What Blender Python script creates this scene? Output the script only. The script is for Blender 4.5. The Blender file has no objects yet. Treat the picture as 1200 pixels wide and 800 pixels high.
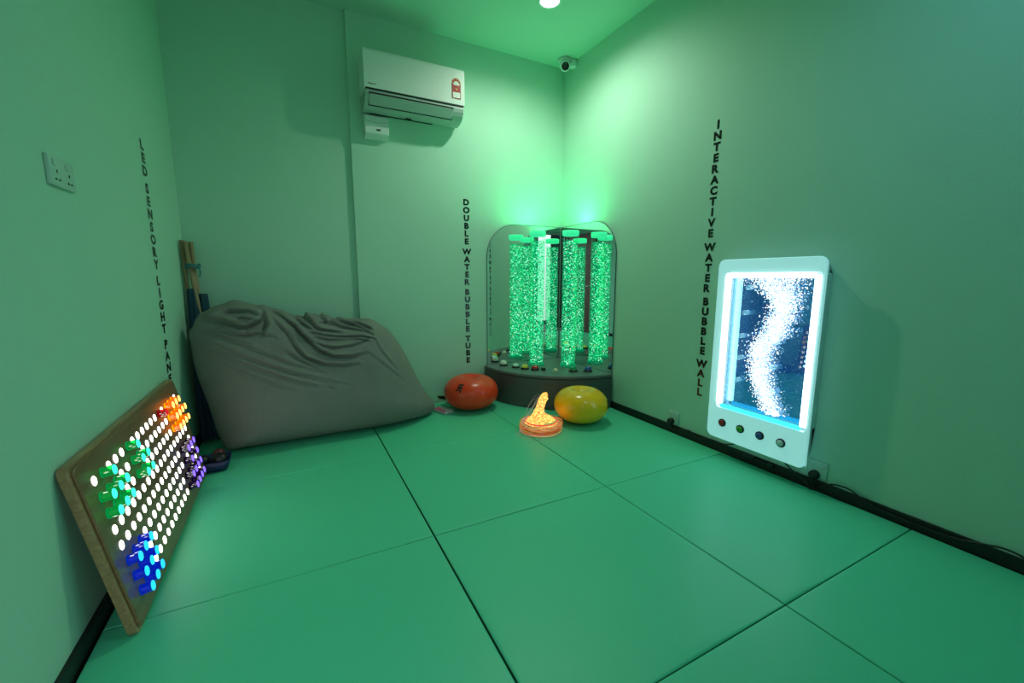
import bpy, bmesh, math, random
import numpy as np
from mathutils import Vector, Matrix
random.seed(7)
rng = np.random.default_rng(7)
S = 1.17                       # plan was surveyed in units of the lens height (1.17 m above the mats)
scene = bpy.context.scene
COL = scene.collection
PI = math.pi
XR, YB, XL, H = 2.175, 3.22, -0.56, 2.738
YF = -0.45                     # wall with the doorway, behind the viewer
ZF = -0.034                    # floor under the mats

# ------------------------------------------------------------------ helpers
def sv(p, o=(0, 0, 0)):
    return ((p[0]-o[0])*S, (p[1]-o[1])*S, (p[2]-o[2])*S)

def tag(o, label=None, cat=None, group=None, kind=None):
    if label: o['label'] = label
    if cat: o['category'] = cat
    if group: o['group'] = group
    if kind: o['kind'] = kind
    return o

def thing(name, label, cat, base=(0, 0, 0), group=None):
    o = bpy.data.objects.new(name, None)
    COL.objects.link(o)
    o.empty_display_size = 0.05
    o.location = sv(base)
    o['base_u'] = list(base)
    return tag(o, label, cat, group)

class MB:
    """collects shapes, in plan units and world axes, for ONE mesh object"""
    def __init__(s):
        s.v, s.f, s.mi, s.sm = [], [], [], []
    def add(s, vs, fs, mi=0, smooth=False):
        b = len(s.v)
        s.v += [tuple(p) for p in vs]
        for f in fs:
            s.f.append([i+b for i in f]); s.mi.append(mi); s.sm.append(smooth)
    def box(s, x0, x1, y0, y1, z0, z1, mi=0):
        vs = [(x, y, z) for x in (x0, x1) for y in (y0, y1) for z in (z0, z1)]
        fs = [(0, 1, 3, 2), (4, 6, 7, 5), (0, 4, 5, 1), (2, 3, 7, 6), (0, 2, 6, 4), (1, 5, 7, 3)]
        s.add(vs, fs, mi)
    def bevbox(s, x0, x1, y0, y1, z0, z1, r, seg=3, mi=0, fr=None):
        bm = bmesh.new(); bmesh.ops.create_cube(bm, size=1)
        for v in bm.verts:
            v.co = Vector(((x0+x1)/2+v.co.x*(x1-x0), (y0+y1)/2+v.co.y*(y1-y0), (z0+z1)/2+v.co.z*(z1-z0)))
        bmesh.ops.bevel(bm, geom=list(bm.edges), offset=r, segments=seg, profile=.5, affect='EDGES')
        if fr is not None:
            for v in bm.verts: v.co = fr(v.co)
        s.bm(bm, mi, True)
    def bm(s, bm, mi=0, smooth=False):
        bm.verts.ensure_lookup_table(); bm.verts.index_update()
        s.add([tuple(v.co) for v in bm.verts], [[v.index for v in f.verts] for f in bm.faces], mi, smooth)
        bm.free()
    def tube(s, pts, rad, n=10, mi=0, cap=True, closed=False):
        pts = [Vector(p) for p in pts]; m = len(pts)
        rr = rad if isinstance(rad, (list, tuple)) else [rad]*m
        rings = []; ref = Vector((0, 0, 1))
        prev = None
        for i, p in enumerate(pts):
            if closed: t = pts[(i+1) % m]-pts[i-1]
            else: t = pts[min(i+1, m-1)]-pts[max(i-1, 0)]
            t.normalize()
            if prev is None:
                a = ref if abs(t.z) < .9 else Vector((1, 0, 0))
                u = t.cross(a).normalized()
            else:
                u = (prev-t*prev.dot(t)).normalized()
            prev = u; w = t.cross(u)
            rings.append([p+(u*math.cos(2*PI*k/n)+w*math.sin(2*PI*k/n))*rr[i] for k in range(n)])
        vs = [q for r in rings for q in r]; fs = []
        for i in range(m if closed else m-1):
            j = (i+1) % m
            for k in range(n):
                fs.append((i*n+k, i*n+(k+1) % n, j*n+(k+1) % n, j*n+k))
        if cap and not closed:
            fs.append(list(range(n))[::-1]); fs.append([(m-1)*n+k for k in range(n)])
        s.add(vs, fs, mi, True)
    def lathe(s, prof, c, n=32, ax=(0, 0, 1), mi=0, smooth=True):
        """prof: (radius, height) pairs along axis ax from point c"""
        ax = Vector(ax).normalized()
        a = Vector((1, 0, 0)) if abs(ax.x) < .9 else Vector((0, 1, 0))
        u = ax.cross(a).normalized(); w = ax.cross(u)
        c = Vector(c); vs = []; idx = []
        for r, h in prof:
            if r < 1e-6:
                idx.append([len(vs)]); vs.append(c+ax*h)
            else:
                b = len(vs); idx.append(list(range(b, b+n)))
                vs += [c+ax*h+(u*math.cos(2*PI*k/n)+w*math.sin(2*PI*k/n))*r for k in range(n)]
        fs = []
        for A, B in zip(idx[:-1], idx[1:]):
            if len(A) == 1 and len(B) == 1: continue
            for k in range(n):
                if len(A) == 1: fs.append((A[0], B[(k+1) % n], B[k]))
                elif len(B) == 1: fs.append((A[k], A[(k+1) % n], B[0]))
                else: fs.append((A[k], A[(k+1) % n], B[(k+1) % n], B[k]))
        s.add(vs, fs, mi, smooth)
    def sheet(s, loop, off, mi=0):
        """extrude a closed planar loop by vector off"""
        n = len(loop); off = Vector(off)
        vs = [Vector(p) for p in loop]+[Vector(p)+off for p in loop]
        fs = [list(range(n))[::-1], [n+i for i in range(n)]]
        fs += [(i, (i+1) % n, n+(i+1) % n, n+i) for i in range(n)]
        s.add(vs, fs, mi)
    def ring(s, outer, inner, off, mi=0):
        n = len(outer); off = Vector(off)
        vs = [Vector(p) for p in outer]+[Vector(p) for p in inner]
        vs += [v+off for v in vs]
        fs = []
        for i in range(n):
            j = (i+1) % n
            fs += [(i, j, n+j, n+i), (2*n+i, 3*n+i, 3*n+j, 2*n+j), (i, 2*n+i, 2*n+j, j), (n+i, n+j, 3*n+j, 3*n+i)]
        s.add(vs, fs, mi)
    def build(s, name, mats, parent=None, base=None, normals=True):
        o0 = tuple(parent['base_u']) if parent is not None else (base or (0, 0, 0))
        me = bpy.data.meshes.new(name)
        me.from_pydata([sv(p, o0) for p in s.v], [], s.f)
        me.polygons.foreach_set('material_index', s.mi)
        me.polygons.foreach_set('use_smooth', s.sm)
        for m in (mats if isinstance(mats, (list, tuple)) else [mats]): me.materials.append(m)
        if normals:
            bm = bmesh.new(); bm.from_mesh(me)
            bmesh.ops.recalc_face_normals(bm, faces=list(bm.faces))
            bm.to_mesh(me); bm.free()
        me.update()
        o = bpy.data.objects.new(name, me); COL.objects.link(o)
        o['base_u'] = list(o0)
        if parent is not None: o.parent = parent
        else: o.location = sv(o0)
        return o

def bevel_mod(o, w=.004, seg=2, ang=40):
    m = o.modifiers.new('bevel', 'BEVEL'); m.width = w; m.segments = seg
    m.limit_method = 'ANGLE'; m.angle_limit = math.radians(ang); m.harden_normals = False
    return o

def struct(name, mb, m, parent=None):
    o = mb.build(name, m, parent)
    if parent is None: o['kind'] = 'structure'
    return o

def copy_tree(o, parent=None):
    c = o.copy(); COL.objects.link(c)
    if parent is not None: c.parent = parent
    for ch in list(o.children): copy_tree(ch, c)
    return c

def rrect(w, h, r, n=8, cx=0, cy=0):
    """rounded rectangle outline centred on cx, cy"""
    out = []
    for (sx, sy, a0) in ((1, 1, 0), (-1, 1, 90), (-1, -1, 180), (1, -1, 270)):
        for k in range(n+1):
            a = math.radians(a0+90*k/n)
            out.append((cx+sx*(w/2-r)+r*math.cos(a), cy+sy*(h/2-r)+r*math.sin(a)))
    return out

# ------------------------------------------------------------------ materials
def mat(name, col, rough=.5, metal=0., emit=None, es=0., spec=.5, noise=0., nscale=8., bump=0., bscale=60., trans=0., coat=0., alpha=1.):
    m = bpy.data.materials.new(name); m.use_nodes = True
    nt = m.node_tree; b = nt.nodes['Principled BSDF']
    c = (*col, 1)
    b.inputs['Base Color'].default_value = c
    b.inputs['Roughness'].default_value = rough
    b.inputs['Metallic'].default_value = metal
    b.inputs['Specular IOR Level'].default_value = spec
    b.inputs['Transmission Weight'].default_value = trans
    b.inputs['Coat Weight'].default_value = coat
    b.inputs['Alpha'].default_value = alpha
    if emit:
        b.inputs['Emission Color'].default_value = (*emit, 1)
        b.inputs['Emission Strength'].default_value = es
    tc = nt.nodes.new('ShaderNodeTexCoord')
    if noise:
        n = nt.nodes.new('ShaderNodeTexNoise'); n.inputs['Scale'].default_value = nscale; n.inputs['Detail'].default_value = 5
        nt.links.new(tc.outputs['Object'], n.inputs['Vector'])
        mx = nt.nodes.new('ShaderNodeMix'); mx.data_type = 'RGBA'
        mx.inputs[6].default_value = tuple(max(0, x*(1-noise)) for x in col)+(1,)
        mx.inputs[7].default_value = tuple(min(1, x*(1+noise)) for x in col)+(1,)
        nt.links.new(n.outputs['Fac'], mx.inputs[0]); nt.links.new(mx.outputs[2], b.inputs['Base Color'])
    if bump:
        n2 = nt.nodes.new('ShaderNodeTexNoise'); n2.inputs['Scale'].default_value = bscale; n2.inputs['Detail'].default_value = 6
        nt.links.new(tc.outputs['Object'], n2.inputs['Vector'])
        bp = nt.nodes.new('ShaderNodeBump'); bp.inputs['Strength'].default_value = bump; bp.inputs['Distance'].default_value = .01
        nt.links.new(n2.outputs['Fac'], bp.inputs['Height']); nt.links.new(bp.outputs['Normal'], b.inputs['Normal'])
    return m

def emis(name, col, st, sample=True):
    m = bpy.data.materials.new(name); m.use_nodes = True
    nt = m.node_tree; nt.nodes.clear()
    o = nt.nodes.new('ShaderNodeOutputMaterial'); e = nt.nodes.new('ShaderNodeEmission')
    e.inputs[0].default_value = (*col, 1); e.inputs[1].default_value = st
    nt.links.new(e.outputs[0], o.inputs[0])
    if not sample: m.cycles.emission_sampling = 'NONE'
    return m

def clear(name, tint=(1, 1, 1), refl=.06, rough=.02, emit=None, es=0., mx=.65, sample=False):
    """thin clear acrylic: see-through with a fresnel gloss"""
    m = bpy.data.materials.new(name); m.use_nodes = True
    nt = m.node_tree; nt.nodes.clear()
    o = nt.nodes.new('ShaderNodeOutputMaterial')
    t = nt.nodes.new('ShaderNodeBsdfTransparent'); t.inputs[0].default_value = (*tint, 1)
    g = nt.nodes.new('ShaderNodeBsdfGlossy'); g.inputs['Roughness'].default_value = rough
    lw = nt.nodes.new('ShaderNodeLayerWeight'); lw.inputs[0].default_value = .25
    mp = nt.nodes.new('ShaderNodeMapRange'); mp.inputs['To Min'].default_value = refl; mp.inputs['To Max'].default_value = mx
    nt.links.new(lw.outputs['Facing'], mp.inputs['Value'])
    ms = nt.nodes.new('ShaderNodeMixShader')
    nt.links.new(mp.outputs[0], ms.inputs[0]); nt.links.new(t.outputs[0], ms.inputs[1]); nt.links.new(g.outputs[0], ms.inputs[2])
    last = ms
    if emit:
        e = nt.nodes.new('ShaderNodeEmission'); e.inputs[0].default_value = (*emit, 1); e.inputs[1].default_value = es
        ad = nt.nodes.new('ShaderNodeAddShader')
        nt.links.new(ms.outputs[0], ad.inputs[0]); nt.links.new(e.outputs[0], ad.inputs[1]); last = ad
        if not sample: m.cycles.emission_sampling = 'NONE'
    nt.links.new(last.outputs[0], o.inputs[0])
    return m

def bubble_mat(name, stops, st):
    """bubbles with their glints painted as emission: brightness differs from bubble to bubble"""
    m = bpy.data.materials.new(name); m.use_nodes = True
    nt = m.node_tree; nt.nodes.clear()
    o = nt.nodes.new('ShaderNodeOutputMaterial'); e = nt.nodes.new('ShaderNodeEmission')
    g = nt.nodes.new('ShaderNodeNewGeometry'); r = nt.nodes.new('ShaderNodeValToRGB')
    el = r.color_ramp.elements
    while len(el) < len(stops): el.new(.5)
    for q, (p, c) in zip(el, stops): q.position = p; q.color = (*c, 1)
    nt.links.new(g.outputs['Random Per Island'], r.inputs[0]); nt.links.new(r.outputs[0], e.inputs[0])
    e.inputs[1].default_value = st
    nt.links.new(e.outputs[0], o.inputs[0])
    m.cycles.emission_sampling = 'NONE'
    return m

def wood(name, c1, c2, rough=.35, scale=1., axis=1):
    m = mat(name, c1, rough)
    nt = m.node_tree; b = nt.nodes['Principled BSDF']
    tc = nt.nodes.new('ShaderNodeTexCoord'); mp = nt.nodes.new('ShaderNodeMapping')
    sc = [22*scale]*3; sc[axis] = 1.6*scale; mp.inputs['Scale'].default_value = sc
    n = nt.nodes.new('ShaderNodeTexNoise'); n.inputs['Scale'].default_value = 3; n.inputs['Detail'].default_value = 8; n.inputs['Distortion'].default_value = .6
    r = nt.nodes.new('ShaderNodeValToRGB')
    r.color_ramp.elements[0].position = .35; r.color_ramp.elements[0].color = (*c1, 1)
    r.color_ramp.elements[1].position = .68; r.color_ramp.elements[1].color = (*c2, 1)
    nt.links.new(tc.outputs['Object'], mp.inputs[0]); nt.links.new(mp.outputs[0], n.inputs['Vector'])
    nt.links.new(n.outputs['Fac'], r.inputs[0]); nt.links.new(r.outputs[0], b.inputs['Base Color'])
    return m

M = {}
M['wall'] = mat('wall_paint', (.46, .72, .58), .62, noise=.03, nscale=2.2, bump=.08, bscale=90, spec=.3)
M['ceil'] = mat('ceiling_paint', (.42, .68, .54), .8, noise=.02, nscale=2)
M['floor'] = mat('floor_vinyl', (.05, .05, .05), .6, noise=.1)
M['skirt'] = mat('black_skirting', (.008, .008, .009), .45, noise=.1)
M['mat'] = mat('mint_vinyl_mat', (.095, .60, .35), .42, noise=.05, nscale=1.6, bump=.10, bscale=9, spec=.35)
M['matside'] = mat('mat_side', (.02, .14, .08), .7)
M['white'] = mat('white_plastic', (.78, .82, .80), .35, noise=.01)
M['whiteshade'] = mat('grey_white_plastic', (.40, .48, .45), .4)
M['plate'] = mat('socket_plate', (.48, .64, .56), .4)
M['black'] = mat('black_plastic', (.008, .008, .008), .35)
M['vinyl'] = mat('black_vinyl_letter', (.005, .005, .006), .26, spec=.6)
M['slot'] = mat('dark_slot', (.012, .016, .014), .6)
M['metal'] = mat('brushed_metal', (.6, .6, .58), .3, metal=1.)
M['door'] = wood('brown_door', (.10, .035, .02), (.17, .06, .03), .45, 1., 2)
M['mirror'] = mat('mirror_silver', (.86, .92, .90), .0, metal=1.)
M['mirroredge'] = mat('mirror_edge', (.10, .22, .18), .2)
M['podium'] = mat('grey_leatherette', (.085, .092, .095), .5, noise=.08, nscale=5, bump=.12, bscale=120)
M['podtop'] = mat('grey_podium_top', (.11, .135, .13), .42, noise=.06, bump=.06, bscale=100)
M['lens'] = emis('lamp_lens', (1, 1, .97), 14)

# ------------------------------------------------------------------ room shell
t = .06
mb = MB(); mb.box(XL-t, XR+t, YF-1.9, YB+.2, ZF-.05, ZF); struct('floor', mb, M['floor'])
mb = MB(); mb.box(XL-t, XR+t, YF-t, YB+.2, H, H+.05); struct('ceiling', mb, M['ceil'])
mb = MB(); mb.box(XL-t, XL, YF-t, YB+.2, ZF, H); struct('wall_left', mb, M['wall'])
mb = MB(); mb.box(XR, XR+t, YF-t, YB+.2, ZF, H); struct('wall_right', mb, M['wall'])
JOG = .026
mb = MB()
loop = [(XL, YB+JOG, ZF), (.438, YB+JOG, ZF), (.438, YB, ZF), (XR, YB, ZF), (XR, YB+.2, ZF), (XL, YB+.2, ZF)]
mb.sheet(loop, (0, 0, H-ZF)); struct('wall_back', mb, M['wall'])
# front wall with doorway (behind the viewer)
DX0, DX1, DH = -.44, .20, 1.80
mb = MB()
mb.box(XL, DX0, YF-t, YF, ZF, H); mb.box(DX1, XR, YF-t, YF, ZF, H); mb.box(DX0, DX1, YF-t, YF, DH, H)
struct('wall_front', mb, M['wall'])
M['hall'] = mat('hall_paint_glow', (.85, .88, .87), .7, emit=(.95, 1, 1), es=.75)  # emission put into the paint so the hall mirrors as white
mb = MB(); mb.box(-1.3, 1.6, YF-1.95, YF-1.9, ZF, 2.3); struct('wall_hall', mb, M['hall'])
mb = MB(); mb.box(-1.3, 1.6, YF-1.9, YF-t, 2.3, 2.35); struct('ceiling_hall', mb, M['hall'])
mb = MB()
for x in (DX0-.05, DX1): mb.box(x, x+.05, YF-t-.01, YF+.012, ZF, DH+.05)
mb.box(DX0, DX1, YF-t-.01, YF+.012, DH, DH+.05)
struct('trim_1', mb, M['whiteshade'])
dr = MB(); dr.box(XL+.06, XL+.095, YF+.04, YF+.84, .006, DH-.01)
d = struct('door_1', dr, M['door'])
hd = MB(); hd.lathe([(.001, 0), (.02, 0), (.02, .006), (.008, .01), (.008, .035)], (XL+.095, YF+.74, .85), 14, (1, 0, 0))
hd.tube([(XL+.13, YF+.74, .85), (XL+.13, YF+.64, .85)], .008, 8)
hd.build('door_handle', M['metal'], d)
# skirting boards
mb = MB(); mb.box(XR-.012, XR, YF, YB, ZF, .047); struct('baseboard_right', mb, M['skirt'])
mb = MB(); mb.box(XL, XL+.012, YF, YB+JOG, ZF, .047); struct('baseboard_left', mb, M['skirt'])

# ------------------------------------------------------------------ floor mats
xs = [(-.542, .4345), (.4405, 1.2955), (1.2985, 2.158)]
ys = [(-.208, .6435), (.6465, 1.489), (1.492, 2.3462), (2.3478, 3.206)]
colname = ['along the left wall', 'in the middle column', 'along the right wall']
rown = ['nearest row', 'second row from the front', 'third row from the front', 'row against the back wall']
lab = {
 (0, 0): 'mint green padded floor mat by the left wall, nearest the viewer',
 (1, 0): 'mint green padded floor mat at the bottom centre, mostly cut off by the frame',
 (2, 0): 'mint green padded floor mat in the bottom right corner beside the right wall',
 (0, 1): 'mint green padded floor mat at the near end of the wooden light panel',
 (1, 1): 'mint green padded floor mat whole and central in the foreground',
 (2, 1): 'mint green padded floor mat beside the right wall, nearer than the bubble panel',
 (0, 2): 'mint green padded floor mat between the wooden light panel and the beanbag',
 (1, 2): 'mint green padded floor mat in the middle, in front of the glowing lamp',
 (2, 2): 'mint green padded floor mat below the glowing bubble panel and yellow cushion',
 (0, 3): 'mint green padded floor mat mostly hidden under the grey beanbag',
 (1, 3): 'mint green padded floor mat under the orange cushion by the back wall',
 (2, 3): 'mint green padded floor mat under the grey corner podium',
}
for i, (x0, x1) in enumerate(xs):
    for j, (y0, y1) in enumerate(ys):
        bm = bmesh.new()
        nx = 24
        g = .012
        def lin(a, b): return [a, a+.001, a+.003, a+.008]+[a+.03+(b-a-.06)*k/nx for k in range(nx+1)]+[b-.008, b-.003, b-.001, b]
        X = lin(x0, x1); Y = lin(y0, y1); vs = []
        ph = rng.uniform(0, 6, 8)
        def edge(u, a, b):
            dd = min(u-a, b-u); return min(1., dd/.008)
        m_ = MB(); n = len(X)
        for a in X:
            for b in Y:
                e = min(edge(a, x0, x1), edge(b, y0, y1))
                zz = -.005+.005*math.sqrt(max(0, 1-(1-e)**2))
                fx = (a-x0)/(x1-x0); fy = (b-y0)/(y1-y0)
                zz += .0016*e*(math.sin(5.1*fx+ph[0]+2*fy)*math.sin(4.2*fy+ph[1])+.6*math.sin(9*fx+ph[2]-4*fy))-.0016*e
                vs.append((a, b, min(zz, .0005)))
        fs = [(p*n+q, (p+1)*n+q, (p+1)*n+q+1, p*n+q+1) for p in range(n-1) for q in range(n-1)]
        m_.add(vs, fs, 0, True)
        # sides and base
        ringi = [p*n for p in range(n)]+[(n-1)*n+q for q in range(1, n)]+[p*n+n-1 for p in range(n-2, -1, -1)]+[q for q in range(n-2, 0, -1)]
        b0 = len(m_.v); k = len(ringi)
        m_.v += [(m_.v[r][0], m_.v[r][1], ZF) for r in ringi]
        for r in range(k):
            m_.f.append([ringi[r], b0+r, b0+(r+1) % k, ringi[(r+1) % k]]); m_.mi.append(1); m_.sm.append(False)
        m_.f.append([b0+r for r in range(k)]); m_.mi.append(1); m_.sm.append(False)
        o = m_.build('floor_mat', [M['mat'], M['matside']], base=((x0+x1)/2, (y0+y1)/2, ZF))
        tag(o, lab[(i, j)], 'floor mat', 'padded floor mats covering the room')

# ------------------------------------------------------------------ wall lettering
_gl = {}
def glyph(ch):
    if ch in _gl: return _gl[ch]
    cu = bpy.data.curves.new('g', 'FONT'); cu.body = ch; cu.size = 1; cu.offset = .05; cu.extrude = .0; cu.resolution_u = 4
    ob = bpy.data.objects.new('g', cu); COL.objects.link(ob)
    dg = bpy.context.evaluated_depsgraph_get(); dg.update()
    me = bpy.data.meshes.new_from_object(ob.evaluated_get(dg))
    vs = [tuple(v.co) for v in me.vertices]; fs = [list(p.vertices) for p in me.polygons]
    bpy.data.objects.remove(ob); bpy.data.curves.remove(cu); bpy.data.meshes.remove(me)
    _gl[ch] = (vs, fs); return _gl[ch]
capH = max(v[1] for v in glyph('H')[0])-min(v[1] for v in glyph('H')[0])
def put_text(mb, text, c, h, right, nrm, up=(0, 0, 1), off=.0012, align='C'):
    """flat lettering, cap height h, on a surface; letters laid along `right`"""
    right, nrm, up = Vector(right), Vector(nrm), Vector(up); c = Vector(c)
    k = h/capH; x = 0; items = []
    for ch in text:
        if ch == ' ': x += .3; continue
        vs, fs = glyph(ch); x0 = min(v[0] for v in vs); x1 = max(v[0] for v in vs)
        items.append((vs, fs, x-x0)); x += x1-x0+.09
    tot = x-.09; sh = -tot/2 if align == 'C' else 0
    for vs, fs, dx in items:
        mb.add([c+right*((v[0]+dx+sh)*k)+up*((v[1]-capH/2)*k)+nrm*off for v in vs], fs)
def stack(name, words, label, top, pitch, h, right, nrm, wide=1.1):
    root = thing(name, label, 'wall lettering', top)
    z = top[2]
    k = 0
    for w in words.split(' '):
        for ch in w:
            mb = MB(); c = Vector((top[0], top[1], top[2]-(k+.5)*pitch))
            r = Vector(right)*wide
            put_text(mb, ch, c, h, r, nrm, off=.0015)
            mb.build('letter', M['vinyl'], root, normals=False)
            k += 1
        k += .33
    return root
stack('wall_lettering', 'LED SENSORY LIGHT PANEL', 'black letters stacked down the left wall reading LED SENSORY LIGHT PANEL', (XL, 2.605, 1.632), .0580, .046, (0, 1, 0), (1, 0, 0), 1.7)
stack('wall_lettering', 'DOUBLE WATER BUBBLE TUBE', 'black letters stacked down the back wall reading DOUBLE WATER BUBBLE TUBE', (1.274, YB, 1.618), .0601, .047, (1, 0, 0), (0, -1, 0))
stack('wall_lettering', 'INTERACTIVE WATER BUBBLE WALL', 'black letters stacked down the right wall reading INTERACTIVE WATER BUBBLE WALL', (XR, 1.685, 1.878), .0590, .047, (0, -1, 0), (-1, 0, 0))

# ------------------------------------------------------------------ air conditioner
ac = thing('air_conditioner', 'white wall air conditioner with a red energy sticker, high on the back wall', 'air conditioner', (.855, YB, 2.12))
x0, x1 = .508, 1.198
# body profile in y,z (front to the left): flat front panel, curved lower edge, sloping underside
def prof(y, z): return (YB-y, z)
front = [(.0, 2.455), (.155, 2.45), (.185, 2.44), (.192, 2.42), (.193, 2.215), (.186, 2.2)]
mb = MB()
pl = [(y, z) for y, z in [(0, 2.46), (.16, 2.455), (.186, 2.447), (.193, 2.43), (.193, 2.213), (.184, 2.207), (0, 2.207)]]
mb.sheet([(x0, YB-y, z) for y, z in pl], (x1-x0, 0, 0))
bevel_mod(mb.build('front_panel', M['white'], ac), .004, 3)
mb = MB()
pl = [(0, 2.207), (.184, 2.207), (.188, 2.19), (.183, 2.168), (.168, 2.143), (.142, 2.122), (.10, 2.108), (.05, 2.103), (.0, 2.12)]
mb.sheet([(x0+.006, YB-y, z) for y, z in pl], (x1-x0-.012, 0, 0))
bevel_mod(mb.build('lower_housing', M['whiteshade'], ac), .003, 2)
# louvre flap: slim plate over the outlet, with dark gap round it
def onhous(u):  # point on lower curve
    a, b = (.188, 2.19), (.142, 2.122)
    return (a[0]+(b[0]-a[0])*u, a[1]+(b[1]-a[1])*u)
nyz = Vector((0, -.83, -.56)).normalized()
def slab(mbx, xa, xb, ua, ub, h0, h1):
    p = [Vector((xa, YB-onhous(ua)[0], onhous(ua)[1])), Vector((xb, YB-onhous(ua)[0], onhous(ua)[1])), Vector((xb, YB-onhous(ub)[0], onhous(ub)[1])), Vector((xa, YB-onhous(ub)[0], onhous(ub)[1]))]
    mbx.sheet([q+nyz*h0 for q in p], nyz*(h1-h0))
mb = MB(); slab(mb, x0+.03, x1-.085, .0, 1.02, .004, .0065); mb.build('air_outlet', M['slot'], ac)
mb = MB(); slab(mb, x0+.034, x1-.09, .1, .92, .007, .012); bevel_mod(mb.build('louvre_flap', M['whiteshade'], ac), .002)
mb = MB(); mb.box(x0+.01, x1-.01, YB-.1925, YB-.17, 2.2065, 2.2125); mb.build('shadow_gap', M['slot'], ac)
mb = MB(); mb.box(.56, 1.0, YB-.055, YB-.045, 2.099, 2.106); mb.box(.80, .84, YB-.075, YB-.05, 2.098, 2.108)
mb.build('vent_slit', M['slot'], ac)
mb = MB(); put_text(mb, 'Panasonic', (.532, YB-.1945, 2.238), .0085, (1, 0, 0), (0, -1, 0), align='L')
mb.build('brand_mark', mat('dark_print', (.01, .02, .04), .4), ac, normals=False)
# energy sticker: arch-topped red label
stx, stz, sw, shh = 1.135, 2.285, .0325, .105
yy = YB-.1945
arch = [(stx-sw, stz-.035), (stx+sw, stz-.035)]+[(stx+sw*math.cos(a), stz+.062+.036*math.sin(a)) for a in [PI*k/12 for k in range(13)]]
mb = MB(); mb.sheet([(x, yy, z) for x, z in arch], (0, -.001, 0))
stk = mb.build('energy_sticker', mat('sticker_red', (.42, .012, .02), .4), ac)
mb = MB()
dial = [(stx+.024*math.cos(a), stz+.052+.026*math.sin(a)) for a in [PI*k/10 for k in range(11)]]
mb.sheet([(x, yy-.0012, z) for x, z in dial], (0, -.001, 0)); mb.build('sticker_dial', mat('sticker_white', (.8, .82, .78), .5), stk)
mb = MB()
mb.sheet([(x, yy-.0012, z) for x, z in [(stx-.027, stz-.03), (stx+.027, stz-.03), (stx+.027, stz+.006), (stx-.027, stz+.006)]], (0, -.001, 0))
mb.build('sticker_print', mat('sticker_white', (.8, .82, .78), .5), stk)
mb = MB()
star = [(stx+(.010 if k % 2 == 0 else .0045)*math.sin(PI*k/5), stz+.027+(.010 if k % 2 == 0 else .0045)*math.cos(PI*k/5)) for k in range(10)]
mb.sheet([(x, yy-.0012, z) for x, z in star], (0, -.001, 0)); mb.build('star_print', mat('sticker_yellow', (.8, .5, .06), .5), stk)
for k in range(5):
    a = PI*(.12+.19*k)
    mb = MB(); mb.lathe([(.001, 0), (.0042, 0), (.0042, .001), (.001, .001)], (stx-.0295*math.cos(a), yy-.0012, stz+.056+.031*math.sin(a)), 6, (0, -1, 0)); mb.build('rating_star', bpy.data.materials['sticker_yellow'], stk)

# small wall box beneath it
bx = thing('wall_box', 'small white plastic box on the back wall under the air conditioner', 'wall box', (.605, YB, 1.945))
mb = MB()
pl = [(0, 2.098), (.050, 2.094), (.062, 2.085), (.064, 2.0), (.060, 1.975), (.0, 1.948)]
mb.sheet([(.525, YB-y, z) for y, z in pl], (.158, 0, 0)); bevel_mod(mb.build('housing', M['white'], bx), .005, 3)
mb = MB(); mb.tube([(.528, YB-.0645, 2.052), (.57, YB-.065, 2.046), (.604, YB-.065, 2.044), (.64, YB-.065, 2.046), (.68, YB-.0645, 2.052)], .0012, 5)
mb.build('lid_seam', M['whiteshade'], bx)
mb = MB(); mb.box(.598, .627, YB-.0655, YB-.063, 1.994, 2.004); mb.build('name_plate', M['slot'], bx)

# ------------------------------------------------------------------ ceiling: downlight and security camera
def downlight(x, y, name, label):
    r = thing(name, label, 'ceiling light', (x, y, H))
    mb = MB(); mb.lathe([(.058, -.001), (.060, -.006), (.072, -.006), (.076, -.001)], (x, y, H), 32); mb.build('trim_ring', M['white'], r)
    mb = MB(); mb.lathe([(0, -.003), (.059, -.003)], (x, y, H), 32); mb.build('lens', M['lens'], r)
    return r
downlight(1.586, 2.525, 'downlight', 'round recessed ceiling downlight shining white at the top edge')
cc = thing('security_camera', 'white turret security camera in the ceiling corner with a black lens', 'security camera', (2.09, 3.09, H))
c0 = Vector((2.088, 3.085, H))
mb = MB(); mb.lathe([(0, 0), (.052, 0), (.052, -.014), (.046, -.022), (0, -.022)], c0, 32); mb.build('mount_base', M['white'], cc)
mb = MB(); mb.bevbox(2.118, 2.172, 3.03, 3.085, H-.06, H-.004, .006); mb.build('cable_box', M['white'], cc)
axis = Vector((-.46, -.80, -.52)).normalized()
bc = c0+Vector((0, -.004, -.045))
mb = MB(); mb.lathe([(0, -.046), (.02, -.042), (.036, -.028), (.042, -.005), (.042, .02), (.040, .05), (.036, .056), (.030, .056)], bc, 28, axis); mb.build('camera_body', M['white'], cc)
mb = MB(); mb.lathe([(0, .05), (.031, .05), (.031, .055), (.026, .057), (.022, .053), (0, .053)], bc, 28, axis); ln = mb.build('lens_ring', M['black'], cc)
mb = MB(); mb.lathe([(0, .0595), (.006, .0585), (.011, .054)], bc, 16, axis); mb.build('lens_glass', mat('lens_glass', (.01, .012, .015), .05, spec=1.), ln)

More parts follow.
